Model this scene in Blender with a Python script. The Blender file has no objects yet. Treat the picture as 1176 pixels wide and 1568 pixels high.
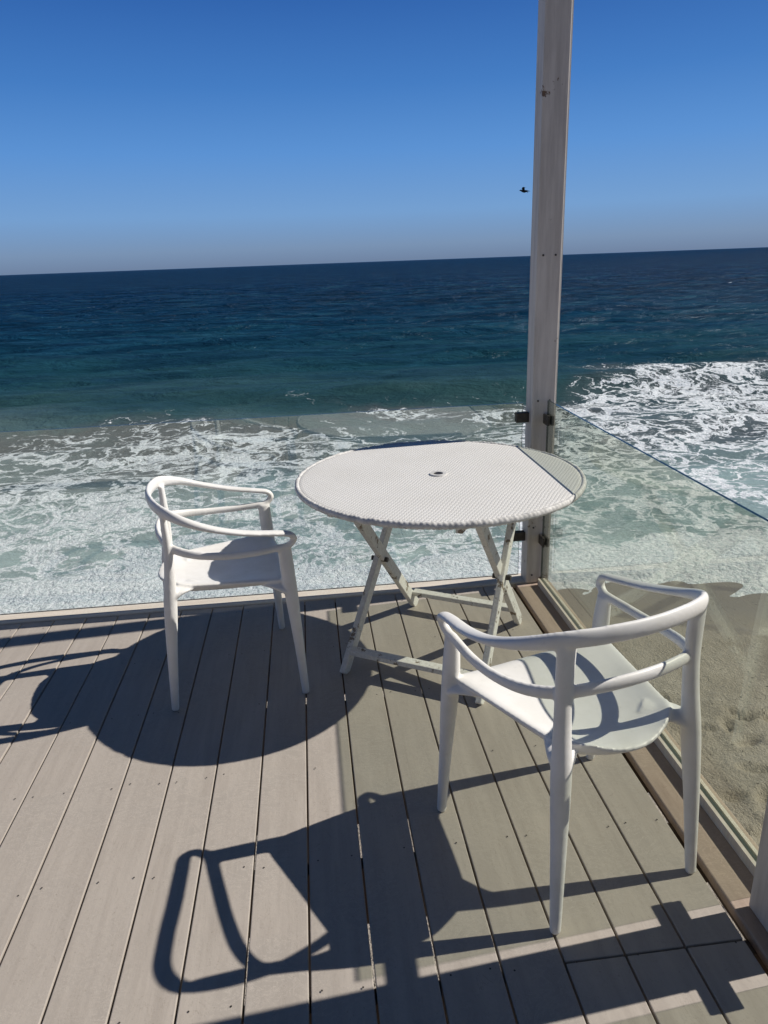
import bpy, bmesh, math, random
import numpy as np
from mathutils import Vector, Matrix, noise
random.seed(4)
scene = bpy.context.scene
scene.view_settings.view_transform = 'Standard'
scene.view_settings.look = 'None'
scene.view_settings.exposure = 0
COL = scene.collection

# ------------------------------------------------------------------ helpers
def link(ob, parent=None):
    COL.objects.link(ob)
    if parent: ob.parent = parent
    return ob
def empty(name, loc=(0,0,0), rz=0):
    e = bpy.data.objects.new(name, None); e.location = loc; e.rotation_euler = (0,0,rz)
    e.empty_display_size = .2
    return link(e)
def obj_from_bm(name, bm, mats, parent=None, smooth=False, recalc=True):
    if recalc: bmesh.ops.recalc_face_normals(bm, faces=bm.faces[:])
    me = bpy.data.meshes.new(name); bm.to_mesh(me); bm.free()
    for m in (mats if isinstance(mats,(list,tuple)) else [mats]): me.materials.append(m)
    if smooth:
        for p in me.polygons: p.use_smooth = True
    return link(bpy.data.objects.new(name, me), parent)
def box(bm, x0,x1,y0,y1,z0,z1, mat=0, M=None):
    vs=[bm.verts.new((x,y,z)) for z in (z0,z1) for y in (y0,y1) for x in (x0,x1)]
    if M is not None:
        for v in vs: v.co = M @ v.co
    for f in ((0,2,3,1),(4,5,7,6),(0,1,5,4),(2,6,7,3),(0,4,6,2),(1,3,7,5)):
        fc=bm.faces.new([vs[i] for i in f]); fc.material_index=mat
def beam(bm, p0, p1, w, h, side=(1,0,0), mat=0):
    p0=Vector(p0); p1=Vector(p1); t=(p1-p0).normalized()
    s=Vector(side); s=(s-t*s.dot(t)).normalized(); u=t.cross(s)
    L=(p1-p0).length
    M=Matrix((( s.x,t.x,u.x,p0.x),(s.y,t.y,u.y,p0.y),(s.z,t.z,u.z,p0.z),(0,0,0,1)))
    box(bm,-w/2,w/2,0,L,-h/2,h/2,mat,M)
def catmull(P, n=8):
    P=[np.array(p,float) for p in P]
    Q=[2*P[0]-P[1]]+P+[2*P[-1]-P[-2]]
    out=[]
    for i in range(1,len(Q)-2):
        for k in range(n):
            t=k/n
            a,b,c,d=Q[i-1],Q[i],Q[i+1],Q[i+2]
            out.append(.5*((2*b)+(-a+c)*t+(2*a-5*b+4*c-d)*t*t+(-a+3*b-3*c+d)*t**3))
    out.append(P[-1]); return out
def sweep(bm, rows, up=(0,0,1), seg=14, n=8, mat=0):
    R=catmull(rows,n); up=Vector(up); rings=[]
    for i,r in enumerate(R):
        p=Vector(r[:3]); q0=Vector(R[max(i-1,0)][:3]); q1=Vector(R[min(i+1,len(R)-1)][:3])
        t=(q1-q0).normalized(); s=t.cross(up).normalized(); u=s.cross(t)
        rings.append([bm.verts.new(p+s*(math.cos(6.28318*k/seg)*r[3])+u*(math.sin(6.28318*k/seg)*r[4])) for k in range(seg)])
    for a,b in zip(rings[:-1],rings[1:]):
        for k in range(seg):
            f=bm.faces.new((a[k],a[(k+1)%seg],b[(k+1)%seg],b[k])); f.material_index=mat
    bm.faces.new(rings[0][::-1]).material_index=mat; bm.faces.new(rings[-1]).material_index=mat

class NT:
    def __init__(s, name):
        s.m=bpy.data.materials.new(name); s.m.use_nodes=True; s.t=s.m.node_tree; s.t.nodes.clear()
        s.out=s.t.nodes.new('ShaderNodeOutputMaterial')
    def n(s, typ, ins=None, **kw):
        nd=s.t.nodes.new('ShaderNode'+typ)
        for k,v in kw.items(): setattr(nd,k,v)
        if ins:
            for k,v in ins.items(): s.set(nd.inputs[k],v)
        return nd
    def set(s, sock, v):
        if isinstance(v, bpy.types.NodeSocket): s.t.links.new(v,sock)
        elif isinstance(v, bpy.types.Node): s.t.links.new(v.outputs[0],sock)
        else: sock.default_value=v
    def math(s, op, a, b=0.0, c=0.0, clamp=False):
        return s.n('Math',{0:a,1:b,2:c},operation=op,use_clamp=clamp).outputs[0]
    def mapr(s, v, a,b,c=0.0,d=1.0, smooth=True):
        return s.n('MapRange',{'Value':v,'From Min':a,'From Max':b,'To Min':c,'To Max':d},interpolation_type='SMOOTHSTEP' if smooth else 'LINEAR').outputs[0]
    dims='3D'
    def noise(s, vec, scale, detail=4, rough=.55, dist=0):
        nd=s.n('TexNoise',{'Scale':scale,'Detail':detail,'Roughness':rough,'Distortion':dist},noise_dimensions=s.dims)
        if vec is not None: s.set(nd.inputs['Vector'],vec)
        return nd
    def mix(s, f, a, b, blend='MIX'):
        nd=s.n('Mix',data_type='RGBA',blend_type=blend)
        s.set(nd.inputs[0],f); s.set(nd.inputs[6],a); s.set(nd.inputs[7],b)
        return nd.outputs[2]
    def ramp(s, f, stops, interp='LINEAR'):
        nd=s.n('ValToRGB'); s.set(nd.inputs[0],f); cr=nd.color_ramp; cr.interpolation=interp
        while len(cr.elements)<len(stops): cr.elements.new(.5)
        for e,(p,c) in zip(cr.elements,stops): e.position=p; e.color=(*c,1)
        return nd.outputs[0]
    def bump(s, h, strength, dist, normal=None):
        nd=s.n('Bump',{'Height':h,'Strength':strength,'Distance':dist})
        if normal is not None: s.set(nd.inputs['Normal'],normal)
        return nd.outputs[0]
    def princ(s, col, rough=.5, spec=.5, normal=None, metal=0):
        p=s.n('BsdfPrincipled',{'Base Color':col,'Roughness':rough,'Metallic':metal})
        s.set(p.inputs['Specular IOR Level'],spec)
        if normal is not None: s.set(p.inputs['Normal'],normal)
        return p
    def done(s, sh): s.t.links.new(sh.outputs[0] if isinstance(sh,bpy.types.Node) else sh, s.out.inputs[0]); return s.m
    def obj(s): return s.n('TexCoord').outputs['Object']
    def sxyz(s, v):
        nd=s.n('SeparateXYZ',{0:v}); return nd.outputs
    def cxyz(s,x,y,z): return s.n('CombineXYZ',{0:x,1:y,2:z}).outputs[0]
C=lambda r,g,b:(r,g,b,1)

# ------------------------------------------------------------------ materials
def mat_deck(name, base, dark, pitch=0.152, phase=-.094, along='x'):
    m=NT(name); o=m.obj(); x,y,z=m.sxyz(o)
    a=x if along=='x' else y; b=y if along=='x' else x
    idx=m.math('FLOOR',m.math('DIVIDE',m.math('SUBTRACT',a,phase),pitch))
    wn=m.n('TexWhiteNoise',{'W':idx},noise_dimensions='1D').outputs['Value']
    st=m.cxyz(m.math('MULTIPLY',a,18.0),m.math('MULTIPLY',b,1.4),m.math('MULTIPLY',wn,20.0))
    grain=m.noise(st,1.6,4,.65).outputs[0]
    blot=m.noise(o,3.2,5,.62,.6).outputs[0]
    fine=m.noise(o,70,2,.6).outputs[0]
    c=m.mix(m.mapr(grain,.3,.72),base,dark)
    c=m.mix(m.mapr(blot,.35,.7,0,.7),c,C(base[0]*.78,base[1]*.79,base[2]*.80))
    c=m.mix(m.math('MULTIPLY',wn,.22),c,C(base[0]*.80,base[1]*.80,base[2]*.82))
    sc=m.noise(m.cxyz(m.math('MULTIPLY',a,5.0),m.math('MULTIPLY',b,9.0),1.3),2.0,7,.8,2.5).outputs[0]
    scm=m.math('MULTIPLY',m.mapr(m.math('ABSOLUTE',m.math('SUBTRACT',sc,.5)),0,.014,1,0),m.mapr(blot,.42,.58,0,.5))
    c=m.mix(scm,c,C(min(base[0]*1.5,.8),min(1,base[1]*1.5),base[2]*1.5))
    sc2=m.noise(m.cxyz(m.math('MULTIPLY',a,9.0),m.math('MULTIPLY',b,4.0),7.3),1.4,5,.7,1.5).outputs[0]
    scm2=m.math('MULTIPLY',m.mapr(m.math('ABSOLUTE',m.math('SUBTRACT',sc2,.52)),0,.008,1,0),m.mapr(blot,.6,.45,0,.45))
    c=m.mix(scm2,c,C(base[0]*.6,base[1]*.58,base[2]*.55))
    grit=m.mapr(m.noise(o,120,2,.6).outputs[0],.66,.74,0,.4)
    c=m.mix(grit,c,C(base[0]*.5,base[1]*.48,base[2]*.45))
    h=m.math('ADD',m.math('MULTIPLY',grain,.6),m.math('MULTIPLY',fine,.5))
    return m.done(m.princ(c,m.mapr(blot,.3,.7,.55,.75),.3,m.bump(h,.35,.003)))
M_deck=mat_deck('deck_boards_paint',C(.455,.402,.345),C(.385,.337,.288))
M_border=mat_deck('deck_border_wood',C(.46,.36,.285),C(.34,.255,.20),along='x')
M_front=mat_deck('deck_front_wood',C(.72,.64,.54),C(.60,.52,.42),along='y')

def mat_simple(name,col,rough=.5,spec=.5,var=.15,scale=12,bump=.0015):
    m=NT(name); o=m.obj(); n=m.noise(o,scale,4,.6).outputs[0]; n2=m.noise(o,scale*8,2,.6).outputs[0]
    c=m.mix(m.mapr(n,.3,.7),col,C(*[v*(1-var) for v in col[:3]]))
    return m.done(m.princ(c,m.mapr(n,.3,.7,rough-.06,rough+.08),spec,m.bump(n2,.3,bump)))
M_metal=mat_simple('clamp_metal',C(.05,.042,.035),.45,.5,.5,60)
M_under=mat_simple('under_deck_wood',C(.16,.12,.09),.8,.2,.4,6)
M_wall=mat_simple('added_house_stucco',C(.42,.39,.355),.9,.2,.15,3,.004)
M_frame=mat_simple('window_frame_paint',C(.62,.60,.56),.5,.4,.1,8)
M_pane=mat_simple('added_house_pane',C(.02,.025,.03),.08,.5,.2,2,.0002)
M_rim=mat_simple('woven_rim_strands',C(.74,.72,.68),.6,.3,.3,40,.002)
def mat_post():
    m=NT('post_white_paint'); o=m.obj(); x,y,z=m.sxyz(o)
    st=m.cxyz(m.math('MULTIPLY',x,14.),m.math('MULTIPLY',y,14.),m.math('MULTIPLY',z,1.2))
    n=m.noise(st,2.5,5,.65).outputs[0]; n2=m.noise(o,26,4,.65).outputs[0]; n3=m.noise(o,7,6,.7).outputs[0]
    c=m.mix(m.mapr(n,.3,.75),C(.62,.575,.525),C(.46,.42,.38))
    low=m.mapr(z,0.0,1.1,.58,.66)
    ch=m.mapr(m.math('SUBTRACT',n3,low),-.01,.02)
    c=m.mix(ch,c,C(.17,.11,.07))
    return m.done(m.princ(c,.55,.35,m.bump(m.math('ADD',n2,m.math('MULTIPLY',ch,-.8)),.4,.003)))
M_post=mat_post()
def mat_plastic():
    m=NT('chair_white_plastic'); o=m.obj(); n=m.noise(o,9,4,.6).outputs[0]
    d=m.mapr(m.noise(o,30,5,.7).outputs[0],.58,.75,0,.25)
    c=m.mix(m.mapr(n,.35,.7),C(.84,.82,.78),C(.77,.75,.70)); c=m.mix(d,c,C(.52,.48,.43))
    return m.done(m.princ(c,m.mapr(n,.3,.7,.36,.5),.45))
M_plastic=mat_plastic()
def mat_weave():
    m=NT('table_woven_top'); o=m.obj(); x,y,z=m.sxyz(o)
    w=m.noise(o,6,2,.5); wv=m.n('VectorMath',{0:w.outputs['Color'],1:(.5,.5,.5)},operation='SUBTRACT').outputs[0]
    wx,wy,_=m.sxyz(wv)
    u=m.math('MULTIPLY',m.math('ADD',x,m.math('MULTIPLY',wx,.018)),6.28318/.026)
    v=m.math('MULTIPLY',m.math('ADD',y,m.math('MULTIPLY',wy,.018)),6.28318/.020)
    su=m.math('SINE',u); sv=m.math('SINE',v); pr=m.math('MULTIPLY',su,sv)
    h1=m.math('MULTIPLY',m.mapr(pr,-.1,.1),m.math('ABSOLUTE',su))
    h2=m.math('MULTIPLY',m.mapr(pr,.1,-.1),m.math('ABSOLUTE',sv))
    h=m.math('ADD',h1,h2)
    f=m.noise(o,180,2,.6).outputs[0]; b=m.noise(o,4,4,.6).outputs[0]
    c=m.mix(m.mapr(h,.05,.5),C(.38,.36,.32),C(.78,.76,.72))
    c=m.mix(m.mapr(b,.35,.75,0,.35),c,C(.62,.60,.55))
    return m.done(m.princ(c,.6,.3,m.bump(m.math('ADD',h,m.math('MULTIPLY',f,.3)),.5,.003)))
M_weave=mat_weave()
def mat_worn():
    m=NT('table_leg_worn_paint'); o=m.obj(); n=m.noise(o,16,6,.7).outputs[0]; n2=m.noise(o,90,3,.6).outputs[0]
    ch=m.mapr(n,.57,.62)
    c=m.mix(m.mapr(n2,.3,.7),C(.80,.78,.73),C(.68,.65,.60)); c=m.mix(ch,c,C(.24,.19,.14))
    return m.done(m.princ(c,.65,.3,m.bump(m.math('ADD',n2,m.math('MULTIPLY',ch,-1.)),.5,.002)))
M_worn=mat_worn()
def mat_glass(name, tint, haze, f0):
    m=NT(name); o=m.obj()
    lw=m.n('LayerWeight',{'Blend':.5}).outputs['Facing']
    f=m.math('ADD',m.math('MULTIPLY',m.math('POWER',lw,5.0),.9),f0,clamp=True)
    n=m.noise(o,5,6,.7).outputs[0]
    hz=m.mapr(n,.35,.75,haze*.4,haze*1.6)
    tr=m.n('BsdfTransparent',{'Color':C(*tint)}); gl=m.n('BsdfGlossy',{'Color':C(.95,1,.97),'Roughness':.0})
    df=m.n('BsdfDiffuse',{'Color':C(.6,.64,.62)})
    a=m.n('MixShader',{0:hz,1:tr.outputs[0],2:df.outputs[0]})
    b=m.n('MixShader',{0:f,1:a.outputs[0],2:gl.outputs[0]})
    return m.done(b)
M_glassS=mat_glass('glass_side_tinted',(.85,.87,.815),.024,.075)
M_glassF=mat_glass('glass_front_clear',(.93,.955,.945),.030,.10)
M_gedge=NT('glass_edge'); M_gedge=M_gedge.done(M_gedge.princ(C(.012,.03,.028),.2,.5))

# ------------------------------------------------------------------ deck
deck=empty('wooden_deck')
bm=bmesh.new()
PX=.152; PH=-.094; FY=3.30
k=-40
xs=[]
while True:
    a=PH+k*PX; b=a+PX
    if a>=.985: break
    b=min(b,.985)
    if b-a>.02: xs.append((a,b))
    k+=1
for a,b in xs:
    dz=random.uniform(-.0014,.0014)
    j=[-2.6,FY]
    if a>.5: j=[-2.6,1.22,FY]
    elif random.random()<.25: j=[-2.6,.32,FY]
    for y0,y1 in zip(j[:-1],j[1:]):
        box(bm,a+.0028,b-.0028,y0+.002,y1-.003,-.028+dz,0+dz)
boards=obj_from_bm('boards',bm,M_deck,deck)
bv=boards.modifiers.new('b','BEVEL'); bv.width=.0025; bv.segments=2
bm=bmesh.new()
box(bm,.992,1.175,-2.6,3.295,-.028,.003)
br=obj_from_bm('border_board',bm,M_border,deck); bv=br.modifiers.new('b','BEVEL'); bv.width=.004; bv.segments=2
bm=bmesh.new()
box(bm,-6.2,1.175,3.303,3.42,-.028,.004)
br=obj_from_bm('front_board',bm,M_front,deck); bv=br.modifiers.new('b','BEVEL'); bv.width=.006; bv.segments=2
bm=bmesh.new()
box(bm,-6.2,1.165,3.375,3.412,-.26,-.030)
box(bm,1.128,1.165,-2.6,3.373,-.26,-.030)
yy=-2.4
while yy<3.3:
    box(bm,-6.2,1.126,yy,yy+.04,-.24,-.031); yy+=.4
box(bm,-6.2,1.12,-.2,-.05,-.48,-.242); box(bm,-6.2,1.12,2.5,2.65,-.48,-.242)
obj_from_bm('joists',bm,M_under,deck)
bm=bmesh.new()
for px in (-5.6,-2.9,-.2,.95):
    for py in (-.12,2.58):
        rows=[(px,py,-4.2,.13,.13),(px,py,-2.4,.125,.125),(px,py,-.48,.12,.12)]
        sweep(bm,rows,up=(0,1,0),seg=16,n=3)
obj_from_bm('pilings',bm,M_under,deck,smooth=True)
bm=bmesh.new()
for a,b in xs:
    for y in (.02,.42,.82,1.22,1.62,2.02,2.42,2.82,3.22):
        for x in (a+.028,b-.028):
            if random.random()<.55: continue
            bmesh.ops.create_circle(bm,cap_ends=True,segments=8,radius=.0026,matrix=Matrix.Translation((x,y+random.uniform(-.01,.01),.0024)))
obj_from_bm('screws',bm,M_metal,deck)

# ------------------------------------------------------------------ house added unseen behind the camera for shade and glass reflections
house_blocker=empty('unseen_house_blocker')
bm=bmesh.new()
HY=-2.62
ops=[(-5.2,-2.6,.02,2.25),(-2.0,.7,.02,2.25)]
box(bm,-6.4,-5.2,HY-.2,HY,-.03,5.2); box(bm,-2.6,-2.0,HY-.2,HY,-.03,5.2); box(bm,.7,1.2,HY-.2,HY,-.03,5.2)
for a,b,c0,d in ops: box(bm,a,b,HY-.2,HY,d,5.2)
box(bm,-6.4,-6.2,HY-6,HY-.2,-.03,5.2); box(bm,1.0,1.2,HY-6,HY-.2,-.03,5.2); box(bm,-6.4,1.2,HY-6.2,HY-6,-.03,5.2)
obj_from_bm('added_walls',bm,M_wall,house_blocker)
bm=bmesh.new(); box(bm,-6.7,1.35,HY-6.4,HY+.35,5.203,5.4); obj_from_bm('added_roof',bm,M_frame,house_blocker)
bm=bmesh.new()
for a,b,c0,d in ops:
    for x in (a,(a+b)/2-.03,b-.06): box(bm,x,x+.06,HY-.12,HY-.05,.02,d)
    box(bm,a+.06,(a+b)/2-.03,HY-.115,HY-.055,d-.07,d); box(bm,(a+b)/2+.03,b-.06,HY-.115,HY-.055,d-.07,d)
obj_from_bm('added_door_frames',bm,M_frame,house_blocker)
bm=bmesh.new()
for a,b,c0,d in ops: box(bm,a,b,HY-.15,HY-.125,.02,d)
obj_from_bm('added_door_glass',bm,M_pane,house_blocker)
bm=bmesh.new()
for px in (-6.0,-3.2,-.4,.95):
    for py in (HY-5.6,HY-2.8,HY-.3):
        sweep(bm,[(px,py,-4.2,.15,.15),(px,py,-2,.15,.15),(px,py,-.3,.15,.15)],up=(0,1,0),seg=14,n=2)
box(bm,-6.4,1.2,HY-6.2,HY+.0,-.30,-.035)
obj_from_bm('added_foundation',bm,M_under,house_blocker)

# ------------------------------------------------------------------ posts
def make_post(name,x0,x1,y0,y1,h):
    cx,cy=(x0+x1)/2,(y0+y1)/2
    e=empty(name,(cx,cy,0))
    bm=bmesh.new(); w=(x1-x0)/2; d=(y1-y0)/2
    box(bm,-w,w,-d,d,.0045,h)
    o=obj_from_bm('shaft',bm,M_post,e); b=o.modifiers.new('b','BEVEL'); b.width=.005; b.segments=2
    bm=bmesh.new()
    box(bm,w+.0005,w+.012,-d*.55,d*.55,.0045,h-.01)
    o=obj_from_bm('trim_strip',bm,M_frame,e)
    bm=bmesh.new()
    for z in (.05,.31,.95,1.6):
        for sx in (-.5,.5):
            bmesh.ops.create_cone(bm,cap_ends=True,segments=10,radius1=.005,radius2=.004,depth=.004,matrix=Matrix.Translation((sx*w,-d-.002,z))@Matrix.Rotation(math.pi/2,4,'X'))
    obj_from_bm('bolts',bm,M_metal,e)
    return e
make_post('wooden_post',1.045,1.158,3.285,3.385,3.05)
make_post('wooden_post',1.030,1.150,1.145,1.305,3.05)

# ------------------------------------------------------------------ glass railing
rail=empty('glass_railing')
def gpanel(name,x0,x1,y0,y1,z0,z1,mat):
    bm=bmesh.new(); box(bm,x0,x1,y0,y1,z0,z1)
    thinx=(x1-x0)<(y1-y0)
    bmesh.ops.recalc_face_normals(bm,faces=bm.faces[:])
    for f in bm.faces:
        n=f.normal
        big=abs(n.x)>.9 if thinx else abs(n.y)>.9
        f.material_index=0 if big else 1
    return obj_from_bm(name,bm,[mat,M_gedge],rail)
GZ=.955
gpanel('side_panel_front',1.112,1.122,1.335,3.262,.035,GZ,M_glassS)
gpanel('side_panel_rear',1.112,1.122,-1.6,1.115,.035,GZ,M_glassS)
gpanel('front_panel',-2.30,1.017,3.335,3.345,.035,GZ-.02,M_glassF)
gpanel('front_panel_end',-5.9,-2.38,3.335,3.345,.035,GZ-.02,M_glassF)
bm=bmesh.new()
box(bm,1.098,1.109,1.335,3.262,.004,.038); box(bm,1.125,1.136,1.335,3.262,.004,.038)
obj_from_bm('base_channel',bm,M_front,rail)
bm=bmesh.new()
def clamp(x,y,z,axis):
    s=.024
    if axis=='y':
        box(bm,x-.016,x-.0055,y-.035,y+.035,z-s,z+s); box(bm,x+.0055,x+.016,y-.035,y+.035,z-s,z+s)
        box(bm,x-.0054,x+.0054,y-.012,y+.012,z-s+.003,z+s-.003)
    else:
        box(bm,x-.035,x+.035,y-.016,y-.0055,z-s,z+s); box(bm,x-.035,x+.035,y+.0055,y+.016,z-s,z+s)
        box(bm,x-.012,x+.012,y-.0054,y+.0054,z-s+.003,z+s-.003)
for z in (.25,.865):
    clamp(1.117,3.262-.012,z,'y'); clamp(1.117,1.335,z,'y'); clamp(1.117,1.115,z,'y')
    clamp(1.017,3.340,z,'x'); clamp(-2.30,3.340,z,'x'); clamp(-2.38,3.34,z,'x')
o=obj_from_bm('clamps',bm,M_metal,rail); b=o.modifiers.new('b','BEVEL'); b.width=.003; b.segments=2

# ------------------------------------------------------------------ table
T=empty('patio_table',(.492,2.735,0),math.radians(-31))
R=.572; ZT=.785
bm=bmesh.new()
rings=[(0,ZT),(.08,ZT),(.2,ZT+.001),(.35,ZT),(.47,ZT-.001),(R-.03,ZT-.001),(R-.012,ZT-.002),(R-.006,ZT-.008),(R-.006,ZT-.020),(R-.014,ZT-.024),(.3,ZT-.024),(0,ZT-.024)]
SEG=96; prev=None
for i,(r,z) in enumerate(rings):
    if r==0:
        cur=[bm.verts.new((0,0,z))]
    else: cur=[bm.verts.new((r*math.cos(2*math.pi*k/SEG),r*math.sin(2*math.pi*k/SEG),z)) for k in range(SEG)]
    if prev:
        for k in range(SEG):
            k2=(k+1)%SEG
            if len(prev)==1: bm.faces.new((prev[0],cur[k],cur[k2]))
            elif len(cur)==1: bm.faces.new((prev[k2],prev[k],cur[0]))
            else: bm.faces.new((prev[k],cur[k],cur[k2],prev[k2]))
    prev=cur
o=obj_from_bm('woven_top',bm,M_weave,T,smooth=True)
bm=bmesh.new()
NS,NM=900,14
verts=[]
for i in range(NS):
    a=2*math.pi*i/NS
    wob=.0012*noise.noise(Vector((math.cos(a)*5,math.sin(a)*5,0)))+.0020*noise.noise(Vector((math.cos(a)*18,math.sin(a)*18,3)))
    row=[]
    for j in range(NM):
        ph=2*math.pi*j/NM
        st=abs(math.sin((a*96)+ph*.8))**.6
        rr=.0085+.0022*st
        r_=R-.008+rr*math.cos(ph)+wob; z_=ZT-.011+(rr*1.28)*math.sin(ph)+wob*1.5
        row.append(bm.verts.new((r_*math.cos(a),r_*math.sin(a),z_)))
    verts.append(row)
for i in range(NS):
    A=verts[i]; B=verts[(i+1)%NS]
    for j in range(NM): bm.faces.new((A[j],B[j],B[(j+1)%NM],A[(j+1)%NM]))
obj_from_bm('woven_rim',bm,M_rim,T,smooth=True)
bm=bmesh.new()
for k in range(24):
    a0=2*math.pi*k/24; a1=2*math.pi*(k+1)/24
    def P(r,z,a): return bm.verts.new((r*math.cos(a),r*math.sin(a),z))
    prof=[(.020,ZT-.002),(.020,ZT+.005),(.034,ZT+.005),(.037,ZT-.001)]
    for (r0,z0),(r1,z1) in zip(prof[:-1],prof[1:]):
        bm.faces.new((P(r0,z0,a0),P(r1,z1,a0),P(r1,z1,a1),P(r0,z0,a1)))
bmesh.ops.remove_doubles(bm,verts=bm.verts[:],dist=.0004)
obj_from_bm('umbrella_ring',bm,M_frame,T,smooth=False)
bm=bmesh.new()
bmesh.ops.create_circle(bm,cap_ends=True,segments=20,radius=.0195,matrix=Matrix.Translation((0,0,ZT+.002)))
obj_from_bm('umbrella_hole',bm,M_metal,T)
bm=bmesh.new()
for sx in (-1,1):
    xo=.29*sx; xi=.262*sx
    beam(bm,(xo,-.35,.0),(xi,.30,.738),.026,.050)
    beam(bm,(xo-.03*sx,.35,.0),(xo-.03*sx,-.30,.738),.026,.050)
beam(bm,(-.278,-.30,.085),(.278,-.30,.085),.046,.022,side=(0,1,0))
beam(bm,(-.25,.305,.085),(.25,.305,.085),.046,.022,side=(0,1,0))
beam(bm,(-.247,-.46,.743),(-.247,.46,.743),.026,.03)
beam(bm,(.247,-.46,.743),(.247,.46,.743),.026,.03)
beam(bm,(-.30,-.31,.740),(.30,-.31,.740),.035,.024,side=(0,1,0))
beam(bm,(-.30,.31,.740),(.30,.31,.740),.035,.024,side=(0,1,0))
o=obj_from_bm('folding_legs',bm,M_worn,T); b=o.modifiers.new('b','BEVEL'); b.width=.004; b.segments=2
bm=bmesh.new()
for sx in (-1,1):
    bmesh.ops.create_cone(bm,cap_ends=True,segments=14,radius1=.011,radius2=.011,depth=.075,matrix=Matrix.Translation((.272*sx,-.005,.38))@Matrix.Rotation(math.pi/2,4,'Y'))
obj_from_bm('pivot_bolts',bm,M_metal,T)

# ------------------------------------------------------------------ chairs
def chair_mesh():
    bm=bmesh.new()
    for s in (-1,1):
        sweep(bm,[(.281*s,.248,.0,.0145,.0145),(.271*s,.238,.22,.0195,.0195),(.262*s,.226,.42,.0265,.0255),(.260*s,.218,.54,.024,.027),(.262*s,.214,.620,.016,.026)],up=(0,1,0))
        sweep(bm,[(.222*s,-.250,.0,.0145,.0145),(.211*s,-.231,.24,.0205,.0205),(.201*s,-.213,.43,.026,.025),(.195*s,-.200,.56,.023,.020),(.192*s,-.195,.66,.024,.016),(.192*s,-.196,.780,.028,.012)],up=(0,1,0))
        sweep(bm,[(.266*s,.190,.620,.013,.014),(.268*s,.226,.624,.013,.013),(.272*s,.250,.648,.015,.012),(.275*s,.236,.671,.019,.011),(.278*s,.190,.682,.021,.010)],up=(0,.02,1))
        sweep(bm,[(.262*s,.222,.44,.030,.016),(.235*s,.19,.462,.045,.014),(.18*s,.13,.472,.05,.010)],up=(0,0,1))
        sweep(bm,[(.201*s,-.213,.455,.024,.018),(.178*s,-.18,.474,.038,.014),(.13*s,-.11,.474,.045,.010)],up=(0,0,1))
    top=[(.278,.190,.682,.021,.010),(.289,.08,.702,.022,.010),(.291,-.03,.732,.020,.012),(.270,-.125,.766,.016,.017),(.204,-.196,.792,.012,.023),(.11,-.230,.800,.011,.024),(0,-.242,.802,.011,.024)]
    rows=top+[(-a,b,c,d,e) for a,b,c,d,e in top[:-1][::-1]]
    sweep(bm,rows)
    low=[(.266,.200,.620,.013,.014),(.272,.085,.616,.013,.014),(.266,-.02,.620,.012,.015),(.242,-.115,.632,.011,.017),(.190,-.185,.648,.011,.018),(.10,-.216,.657,.011,.018),(0,-.226,.660,.011,.018)]
    rows=low+[(-a,b,c,d,e) for a,b,c,d,e in low[:-1][::-1]]
    sweep(bm,rows)
    NU,NV=26,26
    def seat(u,v):
        hw=.168+.092*min(1,v*1.15)
        if v<.16: hw*=math.sqrt(max(0,1-((.16-v)/.16)**2*.55))
        if v>.93: hw*=1-.06*((v-.93)/.07)**2
        y=-.215+v*.460
        y+= -.034*(1-u*u)*(1 if v<.5 else 0)*(1-v/.5) + .018*(1-u*u)*max(0,(v-.5)/.5)
        x=u*hw
        z=.480 +.016*abs(u)**2.5 -.018*math.exp(-((v-.4)/.28)**2)*(1-u*u) + .010*max(0,(.2-v)/.2)
        if v>.85: z-=.030*((v-.85)/.15)**2
        return x,y,z
    topg=[[None]*(NU+1) for _ in range(NV+1)]; botg=[[None]*(NU+1) for _ in range(NV+1)]
    for j in range(NV+1):
        for i in range(NU+1):
            x,y,z=seat(i/NU*2-1,j/NV)
            edge=min(i,NU-i,j,NV-j)
            th=.030 if edge>1 else (.024 if edge==1 else .011)
            topg[j][i]=bm.verts.new((x,y,z-(0 if edge>1 else (.001 if edge==1 else .006))))
            botg[j][i]=bm.verts.new((x,y,z-th-.004))
    for j in range(NV):
        for i in range(NU):
            bm.faces.new((topg[j][i],topg[j][i+1],topg[j+1][i+1],topg[j+1][i]))
            bm.faces.new((botg[j][i],botg[j+1][i],botg[j+1][i+1],botg[j][i+1]))
    loop=[(0,i) for i in range(NU)]+[(j,NU) for j in range(NV)]+[(NV,i) for i in range(NU,0,-1)]+[(j,0) for j in range(NV,0,-1)]
    for a,b in zip(loop,loop[1:]+loop[:1]):
        bm.faces.new((topg[a[0]][a[1]],botg[a[0]][a[1]],botg[b[0]][b[1]],topg[b[0]][b[1]]))
    bmesh.ops.recalc_face_normals(bm,faces=bm.faces[:])
    me=bpy.data.meshes.new('armchair_mesh'); bm.to_mesh(me); bm.free(); me.materials.append(M_plastic)
    return me
cm=chair_mesh()
def chair(loc,deg):
    o=bpy.data.objects.new('armchair',cm); link(o); o.location=(*loc,.001); o.rotation_euler=(0,0,math.radians(deg))
    r=o.modifiers.new('r','REMESH'); r.mode='VOXEL'; r.voxel_size=.0042; r.use_smooth_shade=True
    s=o.modifiers.new('s','SMOOTH'); s.factor=.5; s.iterations=7
    return o
chair((.658,1.606),17)
chair((-.390,2.700),-79)

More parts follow.
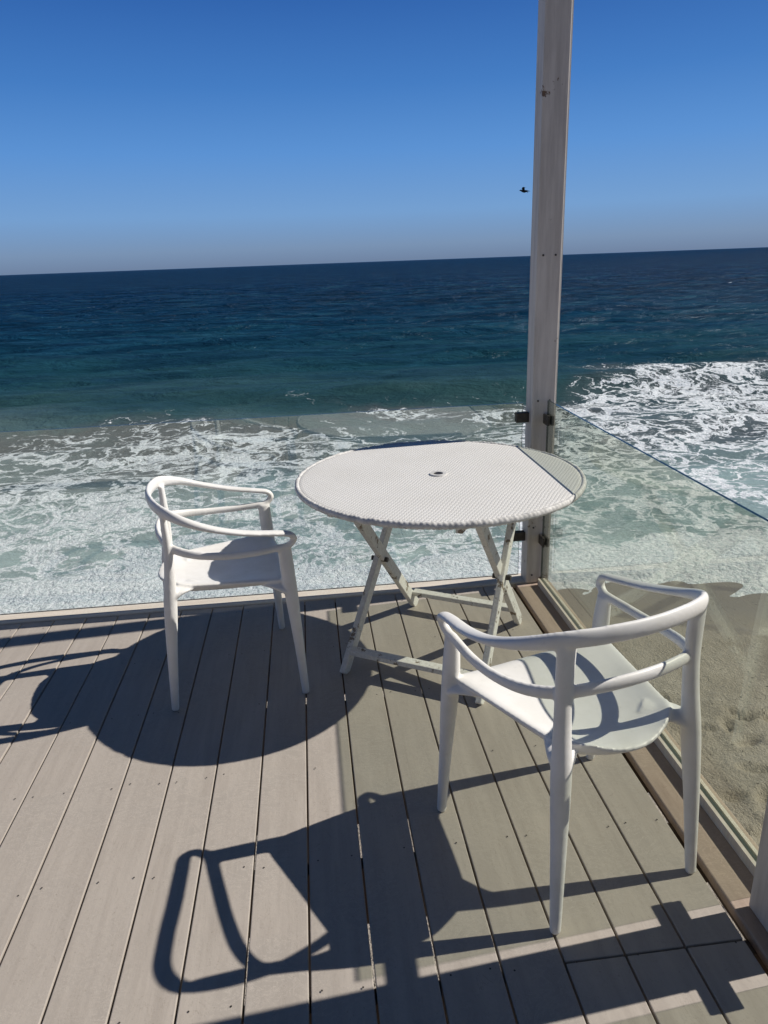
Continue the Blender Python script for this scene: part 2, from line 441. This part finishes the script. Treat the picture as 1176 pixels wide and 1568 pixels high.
# ------------------------------------------------------------------ bird
bm=bmesh.new()
sweep(bm,[(-.24,0,-.01,.004,.003),(-.16,0,.0,.03,.012),(-.08,0,.005,.045,.035),(.02,0,.0,.055,.055),(.11,0,.02,.04,.04),(.16,0,.045,.03,.03),(.195,0,.045,.022,.022),(.22,0,.04,.008,.008),(.25,0,.034,.002,.002)],seg=10,n=4)
for s in (-1,1):
    sweep(bm,[(.04,.03*s,.02,.05,.010),(.05,.12*s,.07,.06,.008),(.02,.22*s,.10,.05,.006),(-.04,.32*s,.07,.03,.004),(-.10,.38*s,.04,.006,.002)],seg=8,n=4,up=(0,0,1))
bird=obj_from_bm('bird',bm,mat_simple('bird_feathers',C(.02,.018,.016),.8,.2,.4,20),smooth=True)
bird.location=(11.66,39.05,4.72); bird.rotation_euler=(math.radians(12),0,math.radians(155)); bird.scale=(1.2,1.2,1.2)

# ------------------------------------------------------------------ sand
SEA=-3.0
def fast_mesh(name,co,nx,ny,mat):
    idx=np.arange(nx*ny).reshape(ny,nx)
    q=np.stack([idx[:-1,:-1],idx[:-1,1:],idx[1:,1:],idx[1:,:-1]],-1).reshape(-1,4)
    me=bpy.data.meshes.new(name)
    me.vertices.add(nx*ny); me.vertices.foreach_set('co',np.asarray(co,float).reshape(-1))
    me.loops.add(q.size); me.loops.foreach_set('vertex_index',q.reshape(-1).astype(np.int32))
    me.polygons.add(len(q)); me.polygons.foreach_set('loop_start',np.arange(0,q.size,4,dtype=np.int32))
    me.polygons.foreach_set('use_smooth',np.ones(len(q),dtype=bool))
    me.update(calc_edges=True); me.materials.append(mat)
    return link(bpy.data.objects.new(name,me))
def nz(x,y,z=0): return noise.noise(Vector((x,y,z)))
prints=[]
for trail,(x0,y0,dx,dy,n) in enumerate([(1.6,6.0,.50,-.08,12),(2.0,5.0,.48,.12,12),(7.0,6.8,-.3,-.5,9),(2.4,3.6,.42,.3,10),(2.2,4.4,.45,-.05,9)]):
    L=math.hypot(dx,dy)
    for i in range(n):
        s=1 if i%2 else -1
        prints.append((x0+dx*i+(-dy/L)*.11*s+random.uniform(-.05,.05),y0+dy*i+(dx/L)*.11*s+random.uniform(-.05,.05),math.atan2(dy,dx)+random.uniform(-.2,.2)))
for _ in range(70): prints.append((random.uniform(1.5,9),random.uniform(2.5,6.2),random.uniform(0,6.28)))
def sand_h(x,y):
    d=9.0-y + .7*nz(x*.22,3.1) + .3*nz(x*.7,9.2)
    z=SEA+.045*d if d<4 else SEA+.18+.09*(d-4)
    if d<0: z=SEA+.03*d
    z=min(max(z,-30),-1.2)
    if 1<x<10 and 1.5<y<9.5:
        dr=min(1,max(0,(d-1.8)/1.2))
        z+=.012*nz(x*2.2,y*2.2,5)*min(1,max(0,d/1.5))+(.022*nz(x*3.2,y*3.2,8)+.012*nz(x*8,y*8,1))*dr
        for px,py,a in prints:
            ex=x-px; ey=y-py
            if abs(ex)<.28 and abs(ey)<.28:
                u=ex*math.cos(a)+ey*math.sin(a); v=-ex*math.sin(a)+ey*math.cos(a)
                r=math.sqrt((u/.14)**2+(v/.06)**2)
                z+= (-.055*math.exp(-r**3) +.020*math.exp(-((r-1.35)/.35)**2))*(.3+.7*dr)
    return z
Xs=np.concatenate([-np.geomspace(9000,9,14),np.arange(-8,1.2,.4),np.arange(1.2,9.5,.040),np.arange(9.6,16,.4),np.geomspace(17,9000,14)])
Ys=np.concatenate([-np.geomspace(400,6,10),np.arange(-5,2,.4),np.arange(2,9.6,.040),np.arange(9.8,20,.6),np.geomspace(22,9000,12)])
m=NT('sand'); g=m.n('NewGeometry').outputs['Position']; x,y,z=m.sxyz(g); m.dims='2D'
n1=m.noise(g,1.3,6,.62).outputs[0]; n2=m.noise(g,38,3,.75).outputs[0]; n3=m.noise(g,9,4,.6).outputs[0]
c=m.mix(m.mapr(n1,.3,.7),C(.46,.405,.335),C(.37,.32,.255)); c=m.mix(m.mapr(n2,.55,.72,0,.6),c,C(.19,.16,.13)); c=m.mix(m.mapr(n3,.55,.7,0,.4),c,C(.52,.46,.38))
wet=m.mapr(m.math('ADD',z,m.math('MULTIPLY',n1,.05)),SEA+.045,SEA+.13,1,0)
c=m.mix(wet,c,C(.25,.215,.17))
deb=m.math('MULTIPLY',m.mapr(m.noise(g,22,2,.5).outputs[0],.70,.73),m.mapr(n3,.45,.55))
c=m.mix(deb,c,C(.05,.04,.03))
M_sand=m.done(m.princ(c,m.mapr(wet,0,1,.9,.3),.4,m.bump(m.math('ADD',n2,n3),m.mapr(wet,0,1,.9,.08),.03)))
fast_mesh('sand_beach',[(x,y,sand_h(x,y)) for y in Ys for x in Xs],len(Xs),len(Ys),M_sand)

# ------------------------------------------------------------------ ocean
rowsY=[8.3]
while rowsY[-1]<240:
    rowsY.append(rowsY[-1]+max(.06,(rowsY[-1])*.0065))
rowsY+=list(np.geomspace(rowsY[-1]*1.02,26000,30))
NC=330
def sea_h(x,y):
    w=.8*nz(x*.05,y*.03,7.7)
    near=min(1,max(0,(y-9.5)/9))
    h=.17*math.sin(y*.52+1.6*nz(x*.045,y*.05,1)*2.2+.02*x+w)*near
    h+=.09*math.sin(y*1.05-.11*x+3*nz(x*.09,y*.09,4))*near
    h+=.16*nz(x*.16,y*.42,2)*(.25+.75*near)
    h+=.09*nz(x*.5,y*1.15,9)*(.3+.7*near)
    if y<60: h+=.035*nz(x*1.5,y*2.6,3)
    c=20.2+2.4*nz(x*.08,5)
    sg=.8 if y>c else .45
    h+=.20*math.exp(-((y-c)/sg)**2)*(.6+.6*nz(x*.13,1.2))
    c=26.5+3*nz(x*.05,8)
    sg=1.3 if y>c else .8
    h+=.34*math.exp(-((y-c)/sg)**2)*(.6+.8*nz(x*.09,3.2))
    fade=1 if y<150 else max(0,1-(y-150)/90)
    return SEA+ .012 + h*fade
co=[]
for y in rowsY:
    hw=y*1.15+9 if y<240 else y*2.0
    for i in range(NC):
        x=(i/(NC-1)*2-1)*hw+ .08*y
        co.append((x,y,sea_h(x,y)))
m=NT('ocean_water'); g=m.n('NewGeometry').outputs['Position']; x,y,z=m.sxyz(g); m.dims='2D'
inv=m.math('DIVIDE',9.0,m.math('MAXIMUM',y,5.0))
big=m.noise(m.cxyz(m.math('MULTIPLY',x,.05),m.math('MULTIPLY',y,.14),0.0),1.0,4,.6).outputs[0]
f=m.math('ADD',inv,m.math('MULTIPLY',m.math('SUBTRACT',big,.5),m.math('MULTIPLY',inv,.55)))
col=m.ramp(f,[(0,(.004,.024,.072)),(.06,(.004,.031,.084)),(.15,(.005,.041,.080)),(.25,(.010,.048,.064)),(.34,(.026,.068,.072)),(.44,(.10,.155,.155)),(.55,(.24,.33,.325)),(1,(.38,.47,.46))])
sw=m.noise(m.cxyz(m.math('MULTIPLY',x,.10),m.math('MULTIPLY',y,.5),4.0),1.0,5,.70).outputs[0]
col=m.mix(m.math('MULTIPLY',m.mapr(sw,.47,.58),m.mapr(inv,.05,.42,.8,.15)),col,C(.003,.019,.040))
col=m.mix(m.math('MULTIPLY',m.mapr(sw,.46,.34),m.mapr(inv,.05,.40,.50,0)),col,C(.022,.090,.120))
wn=m.noise(g,.55,2,.6); wv=m.n('VectorMath',{0:wn.outputs['Color'],1:(.5,.5,.5)},operation='SUBTRACT').outputs[0]
wv2=m.n('VectorMath',{0:wv,1:(3.2,2.6,0)},operation='MULTIPLY').outputs[0]
wn3=m.noise(g,3.5,2,.6); wv3=m.n('VectorMath',{0:wn3.outputs['Color'],1:(.6,.6,0)},operation='MULTIPLY').outputs[0]
p=m.n('VectorMath',{0:m.n('VectorMath',{0:g,1:wv2},operation='ADD').outputs[0],1:wv3},operation='ADD').outputs[0]
px,py,pz=m.sxyz(p)
p2=m.cxyz(m.math('MULTIPLY',px,.72),m.math('MULTIPLY',py,1.1),0.0)
v1=m.n('TexVoronoi',{'Vector':p2,'Scale':1.3},feature='DISTANCE_TO_EDGE',voronoi_dimensions='2D').outputs[0]
v2=m.n('TexVoronoi',{'Vector':p2,'Scale':3.7},feature='DISTANCE_TO_EDGE',voronoi_dimensions='2D').outputs[0]
l1=m.mapr(v1,0,.22,1,0); l2=m.mapr(v2,0,.3,1,0)
n=m.noise(p2,.9,7,.64).outputs[0]; nb=m.noise(p2,.22,2,.5).outputs[0]
sig=m.math('ADD',m.math('ADD',m.math('MULTIPLY',l1,.27),m.math('MULTIPLY',l2,.18)),m.math('MULTIPLY',n,.84))
xr=m.mapr(m.math('SUBTRACT',x,m.math('MULTIPLY',y,.24)),0,6,0,1)
reach=m.math('ADD',21.8,m.math('MULTIPLY',xr,7.2))
reach=m.math('ADD',reach,m.math('MULTIPLY',m.math('SUBTRACT',nb,.5),10.0))
dens=m.mapr(m.math('SUBTRACT',y,reach),-2.5,1.8,.395,.0)
dens=m.math('ADD',dens,m.math('MULTIPLY',m.math('SUBTRACT',nb,.5),.34))
dens=m.math('ADD',dens,m.math('MULTIPLY',m.mapr(y,9.8,11.4,1,0),.5))
dens=m.math('ADD',dens,m.math('MULTIPLY',m.math('MULTIPLY',xr,m.mapr(y,15,20)),m.mapr(m.math('SUBTRACT',y,reach),-2.,1.,.055,0)))
th=m.math('SUBTRACT',1.0,dens)
foam=m.mapr(m.math('SUBTRACT',sig,th),-.08,.11)
foam=m.math('MULTIPLY',foam,m.mapr(m.math('SUBTRACT',y,reach),1.0,4.0,1,0))
churn=m.math('MULTIPLY',m.math('MULTIPLY',m.mapr(y,13.5,16.5),m.mapr(m.math('SUBTRACT',y,reach),2,-1)),m.mapr(nb,.35,.6,.4,.95))
col=m.mix(churn,col,C(.080,.095,.098))
wc=m.noise(m.cxyz(m.math('MULTIPLY',x,.10),m.math('MULTIPLY',y,.12),3.0),1.0,6,.75).outputs[0]
wcm=m.math('MULTIPLY',m.mapr(wc,.745,.77),m.mapr(y,40,60))
foam=m.math('MAXIMUM',foam,wcm)
ftex=m.noise(g,11,4,.7).outputs[0]
fcol=m.mix(m.mapr(ftex,.35,.65),C(.88,.89,.90),C(.64,.70,.71))
c=m.mix(foam,col,fcol)
bA=m.noise(m.cxyz(m.math('MULTIPLY',x,.35),m.math('MULTIPLY',y,.9),0.),1.0,5,.62,.4).outputs[0]
bB=m.noise(m.cxyz(m.math('MULTIPLY',x,2.2),m.math('MULTIPLY',y,4.5),0.),1.0,4,.65).outputs[0]
nr=m.bump(bA,m.mapr(y,12,60,.4,1.0),m.mapr(y,10,90,.25,1.3,False))
nr=m.bump(bB,.9,.06,nr)
nrf=m.bump(ftex,.9,m.mapr(foam,0,1,.004,.05),nr)
df=m.n('BsdfDiffuse',{'Color':c,'Normal':nrf})
gl=m.n('BsdfGlossy',{'Color':C(.8,.9,1),'Roughness':.2,'Normal':nr})
lw=m.n('LayerWeight',{'Blend':.5,'Normal':nr}).outputs['Facing']
fr=m.math('ADD',.02,m.math('MULTIPLY',m.math('POWER',lw,5.0),.15))
fr=m.math('MULTIPLY',fr,m.mapr(foam,0,1,1,.1))
M_sea=m.done(m.n('MixShader',{0:fr,1:df.outputs[0],2:gl.outputs[0]}))
fast_mesh('ocean',co,NC,len(rowsY),M_sea)

# ------------------------------------------------------------------ light
SD=Vector((1.150,.10,1.0)).normalized()
sun=bpy.data.lights.new('sun','SUN'); sun.energy=5.0; sun.angle=math.radians(.5); sun.color=(1,.955,.89)
so=bpy.data.objects.new('sun',sun); link(so); so.rotation_euler=SD.to_track_quat('Z','Y').to_euler(); so.location=(8,2,8)
w=bpy.data.worlds.new('World'); scene.world=w; w.use_nodes=True; nt=w.node_tree; nt.nodes.clear()
L=nt.links
sk=nt.nodes.new('ShaderNodeTexSky'); sk.sky_type='NISHITA'; sk.sun_disc=False
sk.sun_elevation=math.asin(SD.z); sk.sun_rotation=math.atan2(SD.x,SD.y); sk.air_density=1.0; sk.dust_density=.3; sk.ozone_density=3.0; sk.altitude=0
tc=nt.nodes.new('ShaderNodeTexCoord'); sp=nt.nodes.new('ShaderNodeSeparateXYZ'); L.new(tc.outputs['Generated'],sp.inputs[0])
cr=nt.nodes.new('ShaderNodeValToRGB'); L.new(sp.outputs[2],cr.inputs[0])
stops=[(0,(.150,.225,.37)),(.02,(.185,.29,.47)),(.06,(.175,.355,.66)),(.13,(.105,.295,.68)),(.20,(.056,.208,.57)),(.29,(.026,.124,.43)),(.48,(.014,.050,.150)),(1,(.008,.026,.075))]
el=cr.color_ramp
while len(el.elements)<len(stops): el.elements.new(.5)
for e,(p_,c_) in zip(el.elements,stops): e.position=p_; e.color=(*c_,1)
STR=.05
mul=nt.nodes.new('ShaderNodeVectorMath'); mul.operation='SCALE'; mul.inputs['Scale'].default_value=1/STR; L.new(cr.outputs[0],mul.inputs[0])
mx=nt.nodes.new('ShaderNodeMix'); mx.data_type='RGBA'; mx.inputs[0].default_value=.92; L.new(sk.outputs[0],mx.inputs[6]); L.new(mul.outputs[0],mx.inputs[7])
bg=nt.nodes.new('ShaderNodeBackground'); bg.inputs[1].default_value=STR
wo=nt.nodes.new('ShaderNodeOutputWorld'); L.new(mx.outputs[2],bg.inputs[0]); L.new(bg.outputs[0],wo.inputs[0])

# ------------------------------------------------------------------ camera
yaw=math.radians(5.6); p=math.radians(19.24); r=math.radians(2.1)
fh=Vector((math.sin(yaw),math.cos(yaw),0)); Rt=Vector((math.cos(yaw),-math.sin(yaw),0)); Z=Vector((0,0,1))
F=fh*math.cos(p)-Z*math.sin(p); U=fh*math.sin(p)+Z*math.cos(p)
Xc=Rt*math.cos(r)-U*math.sin(r); Yc=Rt*math.sin(r)+U*math.cos(r)
cd=bpy.data.cameras.new('camera'); cam=bpy.data.objects.new('camera',cd); link(cam)
cam.matrix_world=Matrix(((Xc.x,Yc.x,-F.x,0),(Xc.y,Yc.y,-F.y,0),(Xc.z,Yc.z,-F.z,1.6),(0,0,0,1)))
cd.sensor_fit='VERTICAL'; cd.sensor_height=36; cd.lens=36*1100/1568; cd.clip_end=60000; cd.clip_start=.05
scene.camera=cam
